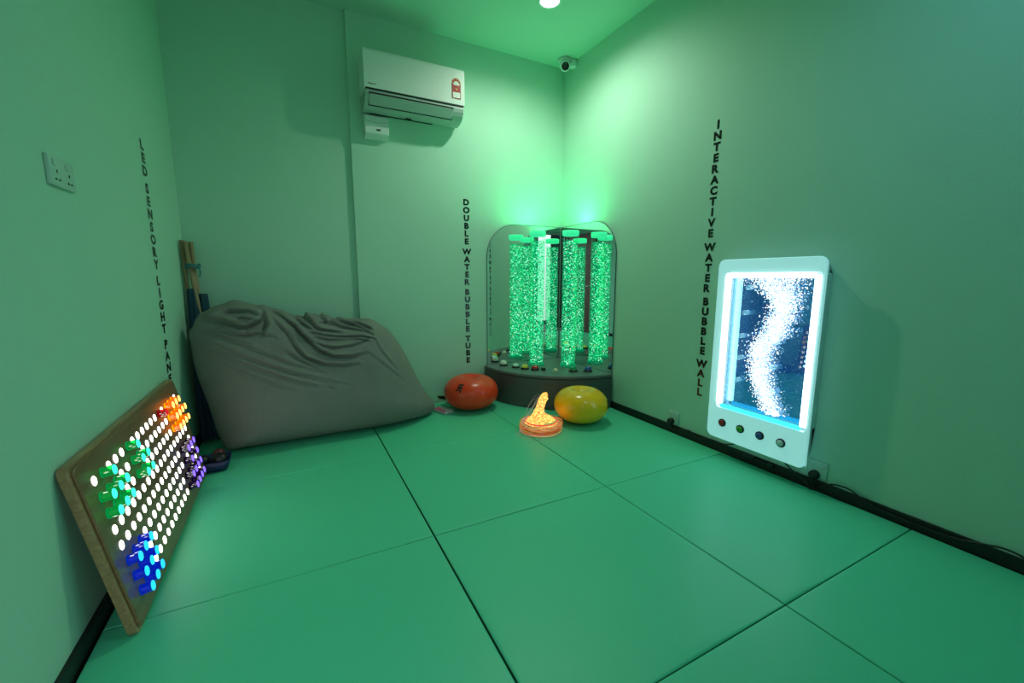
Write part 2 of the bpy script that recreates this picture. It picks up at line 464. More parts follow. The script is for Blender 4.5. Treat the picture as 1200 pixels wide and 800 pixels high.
# ------------------------------------------------------------------ sockets
def uk_slots(mb, c, right, nrm, sc=1.):
    c, right, nrm = Vector(c), Vector(right), Vector(nrm); up = Vector((0, 0, 1))
    for (a, b, w, h) in ((0, .011, .0035, .008), (-.0095, -.009, .007, .0042), (.0095, -.009, .007, .0042)):
        p = c+right*a*sc+up*b*sc
        q = [p+right*(w*sc/2*sx)+up*(h*sc/2*sz) for sx, sz in ((-1, -1), (1, -1), (1, 1), (-1, 1))]
        mb.sheet([x+nrm*.0005 for x in q], nrm*.001)
s2 = thing('wall_socket', 'white double wall socket on the left wall above the light panel', 'socket', (XL, 1.705, 1.25))
mb = MB(); mb.bevbox(XL, XL+.010, 1.628, 1.782, 1.248, 1.328, .003); mb.build('plate', M['plate'], s2)
for yc in (1.668, 1.742):
    mb = MB(); uk_slots(mb, (XL+.010, yc, 1.276), (0, 1, 0), (1, 0, 0), 1.1); mb.build('pin_holes', M['slot'], s2)
    mb = MB(); mb.bevbox(XL+.008, XL+.0135, yc-.02, yc-.005, 1.302, 1.318, .0015); mb.build('switch', M['plate'], s2)
def plug_socket(y, z, label):
    s = thing('wall_socket', label, 'socket', (XR, y, z-.04), 'single sockets low on the right wall')
    mb = MB(); mb.bevbox(XR-.009, XR, y-.041, y+.041, z-.041, z+.041, .003); mb.build('plate', M['plate'], s)
    mb = MB(); mb.bevbox(XR-.013, XR-.007, y-.03, y-.016, z+.012, z+.028, .0015); mb.build('switch', M['plate'], s)
    return s
plug_socket(1.862, .096, 'white single wall socket left of the bubble panel, below the wall letters')
plug_socket(1.004, .100, 'white single wall socket at the lower right of the bubble panel')
def plug(y, z, label, pts):
    p = thing('power_plug', label, 'plug', (XR-.009, y, z))
    mb = MB(); mb.lathe([(0, 0), (.021, 0), (.0225, .006), (.021, .022), (.014, .028), (0, .029)], (XR-.0095, y, z), 20, (-1, 0, 0)); mb.build('plug_body', M['black'], p)
    mb = MB(); mb.tube(pts, .0035, 8); mb.build('cord', M['black'], p)
def smooth_pts(P, n=8):
    P = [Vector(p) for p in P]; out = []
    Q = [P[0]]+P+[P[-1]]
    for i in range(1, len(Q)-2):
        for k in range(n):
            u = k/n; a, b, c, d_ = Q[i-1], Q[i], Q[i+1], Q[i+2]
            out.append(.5*((2*b)+(c-a)*u+(2*a-5*b+4*c-d_)*u*u+(3*b-3*c+d_-a)*u**3))
    out.append(P[-1]); return out
xk = XR-.02
plug(1.872, .072, 'black plug in the socket left of the bubble panel', smooth_pts([(xk-.012, 1.872, .068), (xk-.008, 1.868, .045), (xk, 1.85, .03), (xk, 1.77, .045), (xk, 1.72, .055), (xk, 1.67, .03), (xk+.001, 1.58, .052), (xk+.001, 1.48, .055), (xk+.001, 1.40, .09)]))
plug(1.010, .074, 'black plug in the socket at the lower right of the bubble panel', smooth_pts([(xk-.012, 1.010, .07), (xk-.010, 1.006, .03), (xk-.012, 1.0, .012), (xk-.014, 1.02, .006), (xk-.008, 1.04, .03), (xk-.002, 1.10, .052), (xk-.001, 1.16, .09)]))
cb = MB(); cb.tube(smooth_pts([(xk, 1.03, .012), (xk, .97, .035), (xk+.004, .93, .06), (xk+.004, .87, .066), (xk, .82, .05), (xk, .74, .03), (xk, .55, .03), (xk, .45, .052), (xk+.003, .40, .064), (xk+.003, .35, .058), (xk, .30, .03), (xk, .1, .03)]), .0038, 8)
tag(cb.build('power_cable', M['black'], base=(XR-.02, .97, 0)), 'black cable looping along the top of the right skirting board', 'cable')

# ------------------------------------------------------------------ corner podium, mirrors, bubble tubes
PH, PR = .268, .765
CX, CY = XR, YB
pod = thing('corner_podium', 'grey quarter-round padded podium in the corner carrying the bubble tubes', 'podium', (CX-.35, CY-.35, 0))
def arc(r, n=40, inset=.014):
    return [(CX-inset, CY-inset)]+[(CX-inset-(r-inset)*math.cos(a), CY-inset-(r-inset)*math.sin(a)) for a in [PI/2*k/n for k in range(n+1)]]
mb = MB(); mb.sheet([(x, y, 0.0) for x, y in arc(PR-.006)], (0, 0, PH-.03)); bevel_mod(mb.build('base_drum', M['podium'], pod), .008, 3)
mb = MB(); mb.sheet([(x, y, PH-.028) for x, y in arc(PR)], (0, 0, .028)); bevel_mod(mb.build('padded_top', M['podtop'], pod), .012, 4)
# arch mirrors
MW, MH, MRAD = .73, 1.44, .27
def mirror(axis_, label):
    root = thing('wall_mirror', label, 'mirror', (CX-.01, CY-.01, 0) if axis_ == 'x' else (CX-.01, CY-.4, 0), 'pair of mirrors behind the bubble tubes')
    w = MW if axis_ == 'x' else .745
    z0 = .02
    lo = [(.012, z0), (w, z0)]+[(w-MRAD+MRAD*math.cos(a), MH-MRAD+MRAD*math.sin(a)) for a in [PI/2*k/14 for k in range(15)]]+[(.012, MH)]
    def P(u, z, dd): return (CX-u, CY-dd, z) if axis_ == 'x' else (CX-dd, CY-u, z)
    mb = MB(); mb.sheet([P(u, z, .002) for u, z in lo], Vector(P(0, 0, .0095))-Vector(P(0, 0, .002))); mb.build('glass_edge', M['mirroredge'], root)
    c = (sum(p[0] for p in lo)/len(lo), .75)
    lo2 = [((u-c[0])*.988+c[0], (z-c[1])*.994+c[1]) for u, z in lo]
    mb = MB(); mb.add([P(u, z, .0102) for u, z in lo2], [list(range(len(lo2)))]); mb.build('mirror_face', M['mirror'], root)
    for (u, z) in ((w-.03, .40),):
        mb = MB(); mb.lathe([(0, .005), (.007, .004), (.009, 0)], P(u, z, .0105), 12, (0, -1, 0) if axis_ == 'x' else (-1, 0, 0)); mb.build('fixing_screw', M['metal'], root)
mirror('x', 'tall round-cornered mirror on the back wall behind the bubble tubes')
mirror('y', 'tall round-cornered mirror on the right wall behind the bubble tubes')

ICO_V = []; 
bm = bmesh.new(); bmesh.ops.create_icosphere(bm, subdivisions=1, radius=1)
bm.verts.index_update(); ICO_V = np.array([v.co[:] for v in bm.verts]); ICO_F = np.array([[v.index for v in f.verts] for f in bm.faces]); bm.free()
def bubbles(name, P, Rr, m, parent, squash=1.):
    """P (n,3) plan units, Rr (n)"""
    o0 = np.array(parent['base_u'])
    n = len(P); sc = np.ones((n, 1, 3)); sc[:, :, 2] = squash
    V = ((P-o0)[:, None, :]+ICO_V[None]*Rr[:, None, None]*sc)*S
    V = V.reshape(-1, 3); F = (ICO_F[None]+(np.arange(n)*len(ICO_V))[:, None, None]).reshape(-1, 3)
    me = bpy.data.meshes.new(name)
    me.vertices.add(len(V)); me.vertices.foreach_set('co', V.ravel())
    me.loops.add(F.size); me.loops.foreach_set('vertex_index', F.ravel().astype(np.int32))
    me.polygons.add(len(F)); me.polygons.foreach_set('loop_start', np.arange(0, F.size, 3, dtype=np.int32)); me.polygons.foreach_set('loop_total', np.full(len(F), 3, dtype=np.int32))
    me.update(calc_edges=True); me.validate(); me.materials.append(m)
    o = bpy.data.objects.new(name, me); COL.objects.link(o); o['base_u'] = list(parent['base_u']); o.parent = parent
    o['kind'] = 'stuff'
    return o

M['bub'] = bubble_mat('green_bubble_glint', [(0, (.0, .10, .04)), (.34, (.0, .26, .10)), (.58, (.0, .66, .27)), (.80, (.05, .95, .45)), (.93, (.75, 1, .88)), (.985, (.9, 1, .92)), (1, (1, .5, .1))], 1.5)
M['acryl'] = clear('clear_acrylic_tube', (.93, 1, .96), .02, .02, mx=.30)
M['water'] = clear('green_lit_water', (.62, .93, .76), .0, .3, (.0, .55, .24), .16, mx=.0, sample=True)
M['cap'] = mat('green_lit_cap', (.1, .6, .3), .3, emit=(.03, .85, .36), es=.75)
TR_, TZ0, TZ1 = .063, PH, 1.372
def make_tube(x, y, label):
    r = thing('bubble_tube', label, 'bubble tube', (x, y, PH), 'pair of water bubble tubes on the corner podium')
    mb = MB(); mb.lathe([(TR_, TZ0+.006), (TR_, TZ1-.05)], (x, y, 0), 40); mb.build('acrylic_tube', M['acryl'], r)
    mb = MB(); mb.lathe([(TR_-.004, TZ0+.012), (TR_-.004, TZ1-.075)], (x, y, 0), 32); mb.build('water', M['water'], r)
    mb = MB(); mb.lathe([(0, TZ1), (TR_, TZ1), (TR_+.003, TZ1-.004), (TR_+.003, TZ1-.036), (TR_, TZ1-.04), (TR_-.005, TZ1-.042), (0, TZ1-.042)], (x, y, 0), 40); mb.build('cap', M['cap'], r)
    mb = MB(); mb.lathe([(TR_-.006, TZ0+.02), (TR_+.004, TZ0+.018), (TR_+.008, TZ0+.0), (0, TZ0+.0)], (x, y, 0), 40); mb.build('base_ring', mat('clear_green_base', (.03, .2, .1), .2, emit=(0, .5, .2), es=.25), r)
    n = 2100
    a = rng.uniform(0, 2*PI, n); rad = (TR_-.008)*np.sqrt(rng.uniform(.05, 1, n)); z = TZ0+.02+(TZ1-.10-TZ0)*rng.uniform(0, 1, n)
    P = np.stack([x+rad*np.cos(a), y+rad*np.sin(a), z], 1)
    bubbles('bubbles', P, rng.choice([.0026, .0036, .0048, .0064], n, p=[.3, .35, .25, .1]), M['bub'], r, .8)
    return r
TA, TB = (1.815, 3.024), (2.022, 2.855)
tA = make_tube(*TA, 'left of the two water-filled bubble tubes, glowing green')
tB = make_tube(*TB, 'right of the two water-filled bubble tubes, glowing green')

# dome push buttons round the podium edge
def dome(x, y, z, r, col, name, label, hh=.024):
    b = thing(name, label, 'button', (x, y, z), 'dome push buttons round the podium edge')
    mb = MB(); mb.lathe([(0, .0), (r, 0), (r*1.02, .004), (r*.96, .012), (r*.8, .0145), (0, .0145)], (x, y, z), 28); mb.build('button_base', M['black'], b)
    mb = MB(); mb.lathe([(r*.80, .012), (r*.80, .016), (r*.72, .0145+hh*.55), (r*.5, .0145+hh*.85), (r*.25, .0145+hh*.97), (0, .0145+hh)], (x, y, z), 28)
    mb.build('dome', mat('dome_'+label.split()[0], col, .15, coat=.6), b)
R0 = .042
dome(1.555, 3.125, PH, .036, (.72, .70, .60), 'push_button', 'white dome push button nearest the back wall on the podium', .03)
dome(1.607, 2.985+.02, PH, .034, (.55, .75, .62), 'push_button', 'pale green-white dome push button, second from the back wall', .02)
dome(1.645, 2.92, PH, .034, (.75, .62, .04), 'push_button', 'yellow dome push button between the white and red ones')
dome(1.702, 2.855, PH, .035, (.55, .012, .015), 'push_button', 'red dome push button at the podium front edge')
dome(1.941, 2.665, PH, .036, (.01, .22, .06), 'push_button', 'dark green dome push button at the podium front edge')
dome(2.042, 2.612, PH, .036, (.012, .05, .30), 'push_button', 'blue dome push button right of the green one', .028)
sb = MB(); sb.bevbox(1.738, 1.766, 2.795, 2.823, PH, PH+.02, .003)
tag(sb.build('switch_box', M['black'], base=(1.752, 2.81, PH)), 'tiny black box on the podium right of the red button', 'switch')
kb = MB(); kb.lathe([(0, 0), (.023, 0), (.023, .005), (.014, .009), (.012, .018), (0, .02)], (1.832, 2.752, PH), 24)
tag(kb.build('knob', mat('cream_plastic', (.75, .68, .42), .3), base=(1.832, 2.752, PH)), 'small cream knob at the middle of the podium front edge', 'knob')

# ------------------------------------------------------------------ bubble wall panel on the right wall
PY0, PY1, PZ0, PZ1 = 1.022, 1.552, .107, 1.098      # front outline
FXp = XR-.088                                        # front plane x
pn = thing('bubble_wall_panel', 'glowing white-framed water bubble panel with four buttons on the right wall', 'bubble panel', (XR, (PY0+PY1)/2, PZ0))
pcy, pcz = (PY0+PY1)/2, (PZ0+PZ1)/2
outer = rrect(PY1-PY0, PZ1-PZ0, .035, 8)
WY0, WY1, WZ0, WZ1 = 1.062, 1.478, .312, 1.000       # window
wcy, wcz = (WY0+WY1)/2, (WZ0+WZ1)/2
inner = rrect(WY1-WY0+.05, WZ1-WZ0+.05, .012, 8)
M['frost'] = mat('glowing_frosted_acrylic', (.80, .88, .90), .45, emit=(.42, .94, 1), es=.42)  # cyan emission added so the frame carries the glow of the strips
mb = MB(); mb.ring([(FXp, pcy+a, pcz+b) for a, b in outer], [(FXp, wcy+a, wcz+b) for a, b in inner], (.018, 0, 0))
fr = mb.build('frame', M['frost'], pn); bevel_mod(fr, .005, 3)
back = rrect(PY1-PY0-.05, PZ1-PZ0-.05, .03, 8)
mb = MB(); mb.ring([(FXp+.018, pcy+a, pcz+b) for a, b in back], [(FXp+.018, wcy+a, wcz+b) for a, b in inner], (XR-FXp-.020, 0, 0))
mb.build('back_box', mat('panel_back_box', (.55, .70, .70), .5), pn)
# LED tubes set round the window, standing slightly proud of the frame
M['strip'] = emis('led_strip_glow', (.62, .95, 1), 7.)
for (a, b) in (((WY0-.012, WZ0-.004), (WY0-.012, WZ1+.012)), ((WY1+.012, WZ0-.004), (WY1+.012, WZ1+.012))):
    mb = MB(); mb.bevbox(FXp-.006, FXp+.016, a[0]-.012, a[0]+.012, a[1], b[1], .004); mb.build('light_strip', M['strip'], pn)
mb = MB(); mb.bevbox(FXp-.006, FXp+.016, WY0, WY1, WZ1+.002, WZ1+.022, .004); mb.build('light_strip', M['strip'], pn)
M['strip2'] = emis('led_strip_cyan', (.05, .75, 1), 1.6)
mb = MB(); mb.bevbox(FXp-.003, FXp+.016, WY0, WY1, WZ0-.022, WZ0-.004, .004); mb.build('light_strip', M['strip2'], pn)
# tank: mirror back, water, front pane
mb = MB(); mb.add([(FXp+.054, WY0-.02, WZ0-.02), (FXp+.054, WY1+.02, WZ0-.02), (FXp+.054, WY1+.02, WZ1+.02), (FXp+.054, WY0-.02, WZ1+.02)], [(0, 1, 2, 3)])
mb.build('mirror_back', mat('tinted_mirror', (.30, .44, .52), .0, metal=1.), pn)
mb = MB(); mb.add([(FXp+.014, WY0-.02, WZ0-.02), (FXp+.014, WY1+.02, WZ0-.02), (FXp+.014, WY1+.02, WZ1+.02), (FXp+.014, WY0-.02, WZ1+.02)], [(0, 1, 2, 3)])
mb.build('front_pane', clear('clear_front_pane', (.94, .98, 1), .02, .01), pn)
mw = clear('blue_lit_water', (.72, .86, .96), .0, .3, (.0, .18, .60), .17)
mb = MB(); mb.add([(FXp+.047, WY0-.01, WZ0-.01), (FXp+.047, WY1+.01, WZ0-.01), (FXp+.047, WY1+.01, WZ1+.01), (FXp+.047, WY0-.01, WZ1+.01)], [(0, 1, 2, 3)])
mb.build('water', mw, pn)
M['wb'] = bubble_mat('white_bubble', [(0, (.10, .45, .95)), (.15, (.45, .8, 1)), (.3, (.9, 1, 1)), (1, (1, 1, 1))], 1.6)
M['wb2'] = bubble_mat('blue_bubble', [(0, (.02, .08, .3)), (.6, (.05, .3, .8)), (.9, (.3, .7, 1)), (1, (.8, 1, 1))], .8)
# rising column: an S from the bottom up, spreading under the surface
zc = np.array([0, .08, .15, .28, .44, .52, .60, .70, .80, .90, 1.0])
yc_ = np.array([.64, .57, .52, .43, .41, .46, .55, .62, .65, .60, .50])   # fraction from the left (high y) edge
wc = np.array([.09, .10, .11, .11, .11, .13, .13, .13, .13, .17, .32])
n = 7500
f = rng.uniform(0, 1, n)**.9
yf = np.interp(f, zc, yc_)+rng.normal(0, 1, n)*np.interp(f, zc, wc)*.62
ok = (yf > .01) & (yf < .99); f, yf = f[ok], yf[ok]
P = np.stack([FXp+.024+rng.uniform(0, .018, len(f)), WY1-(WY1-WY0)*yf, WZ0+(WZ1-WZ0)*f], 1)
bubbles('bubbles', P, rng.uniform(.0018, .0036, len(f)), M['wb'], pn)
n = 2200
f = rng.uniform(0, 1, n); yf = rng.uniform(0.01, .99, n)**1.25
P = np.stack([FXp+.024+rng.uniform(0, .018, n), WY1-(WY1-WY0)*yf, WZ0+(WZ1-WZ0)*f], 1)
bubbles('fine_bubbles', P, rng.uniform(.0007, .0014, n), M['wb2'], pn)
# clear baffle pegs that steer the bubbles
M['pegc'] = clear('clear_baffle_peg', (.9, 1, 1), .25, .05, (.3, .75, .9), .22)
for (px, pz) in ((.22, .93), (.20, .74), (.17, .56), (.17, .39), (.16, .21), (.60, .54), (.60, .36), (.60, .17)):
    y = WY1-(WY1-WY0)*px; z = WZ0+(WZ1-WZ0)*pz
    mb = MB(); mb.lathe([(.0125, 0), (.0125, .008), (.0085, .008), (.0085, .028), (.0125, .028), (.0125, .034)], (FXp+.016, y, z), 18, (1, 0, 0)); mb.build('baffle_peg', M['pegc'], pn)
for (y, z, col, nm) in ((1.457, .203, (.50, .02, .02), 'red'), (1.35, .2015, (.05, .38, .03), 'green'), (1.243, .2015, (.03, .08, .32), 'blue'), (1.137, .200, (.62, .70, .70), 'white')):
    mb = MB(); mb.lathe([(.0, 0), (.022, 0), (.022, .006), (.017, .009), (.0165, .006), (0, .006)], (FXp, y, z), 24, (-1, 0, 0)); rg = mb.build('push_button', M['black'], pn); rg['label'] = nm+' round push button in a black ring'
    mb = MB(); mb.lathe([(.0155, .005), (.0155, .010), (.012, .0125), (0, .013)], (FXp, y, z), 24, (-1, 0, 0)); mb.build('button_cap', mat('cap_'+nm, col, .3), rg)
# controller clipped under it on the skirting
cl = MB()
cl.bevbox(XR-.034, XR-.012, 1.30, 1.36, .03, .05, .004); cl.bevbox(XR-.032, XR-.012, 1.20, 1.23, .026, .046, .004)
cl.tube(smooth_pts([(XR-.022, 1.37, .045), (XR-.024, 1.33, .04), (XR-.024, 1.2, .04)]), .004, 8)
tag(cl.build('cable_clips', M['black'], base=(XR-.02, 1.33, .03)), 'black inline cable connectors clipped on the skirting under the bubble panel', 'connector')

# ------------------------------------------------------------------ LED peg board leaning on the left wall
BY0, BY1, BHt, BT = 1.415, 2.512, .525, .030
O = Vector((-.435, 0, 0.004)); UP = Vector((-.09, 0, .5)).normalized(); NR = Vector((.5, 0, .09)).normalized()
def bp(y, s, d=0.): return O+Vector((0, y, 0))+UP*s+NR*d
M['bwood'] = wood('board_wood', (.20, .10, .045), (.30, .16, .08), .3, 1., 1)
M['bwood2'] = wood('board_edge_wood', (.30, .165, .08), (.46, .27, .14), .4, 1., 1)
brd = thing('light_panel', 'wooden peg panel with rows of white lights leaning on the left wall', 'light panel', (-.45, (BY0+BY1)/2, 0))
o1 = rrect(BY1-BY0, BHt, .022, 6, (BY0+BY1)/2, BHt/2)
mb = MB(); mb.sheet([bp(a, b, -BT) for a, b in o1], NR*(BT-.008)); bevel_mod(mb.build('back_frame', M['bwood2'], brd), .003, 2)
o2 = rrect(BY1-BY0-.022, BHt-.022, .02, 6, (BY0+BY1)/2, BHt/2)
mb = MB(); mb.sheet([bp(a, b, -.0085) for a, b in o2], NR*.0085); bevel_mod(mb.build('face_board', M['bwood'], brd), .006, 3)
mb = MB(); mb.lathe([(0, 0), (.006, 0), (.006, .003), (0, .005)], bp(BY1-.05, BHt-.006, -.012), 10, UP); mb.build('fixing_screw', M['black'], brd)
NC, NRW = 18, 8
def hole(k, j): return 1.5+.0542*k, .447-.0519*j
pegs = {}
G1 = [(1, 0), (0, 1), (1, 1), (2, 1), (0, 2), (1, 2), (2, 2)]
G2 = [(5, 0), (5, 1), (6, 1), (5, 2), (6, 2)]
BL = [(k, j) for j in (5, 6, 7) for k in (0, 1, 2)]
OR = [(14, 0), (15, 0), (16, 0), (14, 1), (15, 1), (16, 1), (17, 1), (14, 2), (15, 2), (16, 2), (17, 2)]
RD = [(12, 0)]
PU = [(14, 4), (15, 4), (16, 4), (14, 5), (16, 5), (13, 6), (14, 6), (15, 6), (16, 6), (13, 7), (14, 7), (15, 7), (16, 7)]
for nm, L in (('g1', G1), ('g2', G2), ('bl', BL), ('or', OR), ('rd', RD), ('pu', PU)):
    for q in L: pegs[q] = nm
M['led'] = emis('white_led', (1, .98, .88), 6.)
led_me = None
lit = [(k, j) for j in range(NRW) for k in range(NC) if (k, j) not in pegs]
lit.sort()
def ledshape(mb, k, j):
    y, s = hole(k, j)
    mb.lathe([(.0138, .0002), (.0132, .0012), (0, .0015)], bp(y, s), 18, NR)
for k, j in lit[:96]:
    mb = MB(); ledshape(mb, k, j); mb.build('light_dot', M['led'], brd)
mb = MB()
for k, j in lit[96:]: ledshape(mb, k, j)
if lit[96:]:
    o = mb.build('light_dots', M['led'], brd); o['kind'] = 'stuff'
def pegmat(nm, col, tipc, ts):
    a = clear('peg_'+nm, tuple(min(1, c*.9+.05) for c in col), .08, .05, col, .22)
    return [a, emis('peg_tip_'+nm, tipc, ts, False), emis('peg_glow_'+nm, col, {'orange': 1.8, 'purple': .05, 'red': .4}.get(nm, .55), False)]
PM = {'g1': pegmat('green', (.0, .55, .12), (.05, 1, .65), 1.5), 'bl': pegmat('blue', (.0, .04, .75), (.02, .55, 1), 1.6), 'or': pegmat('orange', (1, .30, .0), (1, .62, .12), 2.6),
      'rd': pegmat('red', (.55, .0, .01), (.8, .02, .02), .9), 'pu': pegmat('purple', (.03, .0, .10), (.16, .09, 1), 2.6)}
PM['g2'] = PM['g1']
proto = {}
PL = .030
ordn = ['first', 'second', 'third', 'fourth']
info = {'g1': ('green', 'left green cluster', G1), 'g2': ('green', 'right green cluster', G2), 'bl': ('blue', 'blue cluster', BL), 'or': ('orange', 'orange cluster', OR), 'pu': ('purple', 'purple cluster', PU), 'rd': ('red', '', RD)}
rownames = {0: 'top', 1: 'second', 2: 'third', 3: 'bottom'}
for (k, j), nm in pegs.items():
    y, s = hole(k, j); b = bp(y, s, .0008)
    cname, where, L = info[nm]
    if nm == 'rd': lb = 'single dark red translucent peg left of the orange pegs on the light panel'
    else:
        rows = sorted({q[1] for q in L}); rr = [q[0] for q in sorted(L) if q[1] == j]; rr.sort()
        lb = '%s peg in the %s on the light panel, %s row, %s from left' % (cname, where, rownames[rows.index(j)], ordn[rr.index(k)])
    key = 'g1' if nm == 'g2' else nm
    if key not in proto:
        mb = MB(); rad = .0148
        mb.lathe([(rad, 0), (rad, PL-.002)], b, 20, NR, 0)
        mb.lathe([(rad, PL-.002), (rad*.93, PL), (0, PL+.0008)], b, 20, NR, 1)
        mb.lathe([(rad*1.04, .0), (rad*1.04, .004)], b, 20, NR, 2)
        mb.lathe([(0, .002), (rad*.5, .002), (rad*.5, PL*.55), (0, PL*.55)], b, 14, NR, 2)
        o = mb.build('peg', PM[nm], base=tuple(b)); proto[key] = o
    else:
        o = proto[key].copy(); COL.objects.link(o); o.location = sv(b)
    tag(o, lb, 'peg', 'coloured pegs on the light panel')

# ------------------------------------------------------------------ beanbag
def bag():
    ring = [(-.395, .0), (-.42, .06), (-.445, .17), (-.475, .32), (-.505, .48), (-.522, .62), (-.52, .70), (-.492, .765), (-.44, .80), (-.385, .84), (-.32, .866), (-.25, .868), (-.18, .848), (-.10, .806), (0, .775), (.09, .756), (.18, .752), (.30, .742), (.42, .730), (.50, .700), (.57, .648), (.63, .58), (.685, .48), (.73, .38), (.775, .27), (.83, .17), (.885, .095), (.90, .05), (.86, .012), (.76, .0), (.5, .0), (.2, .0), (-.1, .0), (-.3, .0)]
    cx, cz = .14, .36
    ring = np.array(ring)
    n = len(ring)
    # closed Catmull-Rom densify, then resample by angle
    pts = []
    for i in range(n):
        a, b, c, d = ring[i-1], ring[i], ring[(i+1) % n], ring[(i+2) % n]
        for u in np.linspace(0, 1, 24, endpoint=False):
            pts.append(.5*((2*b)+(c-a)*u+(2*a-5*b+4*c-d)*u*u+(3*b-3*c+d-a)*u**3))
    pts = np.array(pts)
    seg = np.r_[0, np.cumsum(np.linalg.norm(np.diff(np.vstack([pts, pts[:1]]), axis=0), axis=1))]
    NT, NRr = 300, 150
    uu = np.linspace(0, seg[-1], NT, endpoint=False)
    pc = np.vstack([pts, pts[:1]])
    sx = np.interp(uu, seg, pc[:, 0]); sz = np.interp(uu, seg, pc[:, 1])
    tt = np.linspace(-1, 1, 2*NRr+1)                 # -1 front pole .. 0 rim .. 1 back pole
    ph = (tt+1)/2*PI
    r = np.sin(ph); w = -np.cos(ph)
    e = .62
    r = np.sign(r)*np.abs(r)**e; wy = np.sign(w)*np.abs(w)**(e+.15)
    r[0] = r[-1] = 0
    Xg = cx+(sx[None]-cx)*r[:, None]; Zg = cz+(sz[None]-cz)*r[:, None]
    hh = np.clip(Zg/.86, 0, 1)
    # depth: widest low down, thin towards the slumped top
    Dp = .285*(1-.28*hh**2)
    yc = 2.935+.05*hh**1.5
    # plan rounds away towards the right tip
    tp = np.clip((Xg-.45)/.45, 0, 1); Dp = Dp*(1-.55*tp**1.7); yc = yc+.035*tp
    tl = np.clip((-.18-Xg)/.30, 0, 1); Dp = np.where(wy[:, None] > 0, Dp*(1-.88*tl**.9), Dp*(1-.30*tl**2)); yc = yc-.02*tl
    Yg = yc+wy[:, None]*Dp
    # folds
    def crop(p): return ((180+p[0]/2.758), (270+p[1]/2.758))
    D = np.zeros_like(Xg)
    front = np.clip(-wy, 0, 1)[:, None]**.25
    def crease(pl, amp, wdt):
        nonlocal D
        best = np.full(Xg.shape, 9.); side = np.zeros(Xg.shape); tpar = np.zeros(Xg.shape)
        m = len(pl)-1
        for i in range(m):
            a = np.array(pl[i]); b = np.array(pl[i+1]); ab = b-a; L2 = ab@ab
            u = np.clip(((Xg-a[0])*ab[0]+(Zg-a[1])*ab[1])/L2, 0, 1)
            dx = Xg-a[0]-u*ab[0]; dz = Zg-a[1]-u*ab[1]; dd = np.hypot(dx, dz)
            s_ = ab[0]*dz-ab[1]*dx
            k = dd < best; best = np.where(k, dd, best); side = np.where(k, np.sign(s_)*dd, side); tpar = np.where(k, (i+u)/m, tpar)
        fade = np.sin(np.clip(tpar, .03, .97)*PI)**.5
        D += fade*(-amp*np.exp(-(best/wdt)**2)+.75*amp*np.exp(-((side-1.7*wdt)/(1.2*wdt))**2)*(best < 6*wdt))
    # (x, z) on the bag face
    def q(px, py):   # survey helper: crop pixel -> face coordinates, measured once on the plane y = 2.70
        return (-.476+(px-116)*.001455+(py-300)*.00018, .765-(py-300)*.00164-(px-116)*.00012)
    C = [([(345, 250), (400, 275), (450, 310), (490, 360), (520, 390), (570, 412), (640, 412), (700, 400)], .016, .011),
         ([(425, 320), (432, 370), (465, 415), (530, 440), (600, 444), (660, 440)], .012, .010),
         ([(140, 292), (200, 300), (280, 318), (330, 292), (345, 262)], .018, .013),
         ([(200, 330), (260, 345), (320, 335), (370, 345)], .009, .010),
         ([(250, 340), (275, 330), (300, 350)], .008, .008),
         ([(150, 372), (300, 432), (450, 480), (600, 515)], .006, .010),
         ([(150, 405), (280, 450), (420, 500), (540, 530)], .005, .010),
         ([(170, 345), (300, 390), (420, 440), (520, 470)], .005, .009),
         ([(160, 440), (260, 475), (400, 530)], .004, .010),
         ([(455, 272), (475, 300), (505, 318)], .012, .008),
         ([(490, 285), (540, 318), (620, 326)], .012, .008),
         ([(570, 280), (620, 305), (720, 322)], .012, .008),
         ([(640, 285), (700, 305), (745, 330)], .010, .007),
         ([(500, 330), (600, 342), (700, 338), (752, 348)], .010, .008),
         ([(560, 382), (650, 372), (720, 352), (752, 330)], .009, .008),
         ([(540, 300), (575, 290), (610, 275)], .010, .007),
         ([(380, 290), (415, 330), (425, 360)], .009, .010),
         ([(480, 350), (540, 375), (600, 380)], .008, .008),
         ([(740, 330), (770, 400), (830, 480)], .004, .012),
         ([(690, 380), (760, 440), (850, 520)], .003, .012),
         ([(180, 290), (230, 262), (300, 262), (335, 280)], .010, .012),
         ([(230, 300), (270, 285), (310, 290)], .007, .009),
         ([(345, 262), (352, 300), (330, 335)], .014, .012),
         ([(470, 262), (500, 285), (520, 300)], .014, .008),
         ([(545, 268), (570, 292), (600, 300)], .014, .008),
         ([(610, 272), (640, 290), (690, 300)], .012, .008),
         ([(680, 282), (715, 300), (750, 315)], .014, .009),
         ([(520, 345), (570, 352), (640, 352)], .009, .007),
         ([(640, 350), (690, 348), (735, 356)], .009, .007),
         ([(440, 300), (470, 335), (500, 352)], .012, .008),
         ([(130, 330), (200, 352), (290, 372)], .006, .009),
         ([(400, 390), (440, 420), (500, 455)], .007, .009)]
    for pl, a, wd in C: crease([q(*p) for p in pl], a*1.9, wd*.82)
    # soft cloth unevenness
    for k in range(26):
        fx, fz = rng.normal(0, 9, 2); p0 = rng.uniform(0, 6.3)
        D += .0011*np.sin(fx*Xg+fz*Zg+4*Yg+p0)
    for k in range(14):     # puckering near the gathered top
        fx, fz = rng.normal(0, 38), rng.normal(0, 20); p0 = rng.uniform(0, 6.3)
        D += .0032*np.sin(fx*Xg+fz*Zg+p0)*np.clip((Zg-.56)/.2, 0, 1)
    D *= np.clip(Zg/.08, 0, 1)
    # outward direction (approx): from the bag axis
    nx_ = (Xg-cx)*.5*np.abs(r[:, None])**4; nz_ = (Zg-cz)*.8*np.abs(r[:, None])**4; ny_ = wy[:, None]+0*Xg
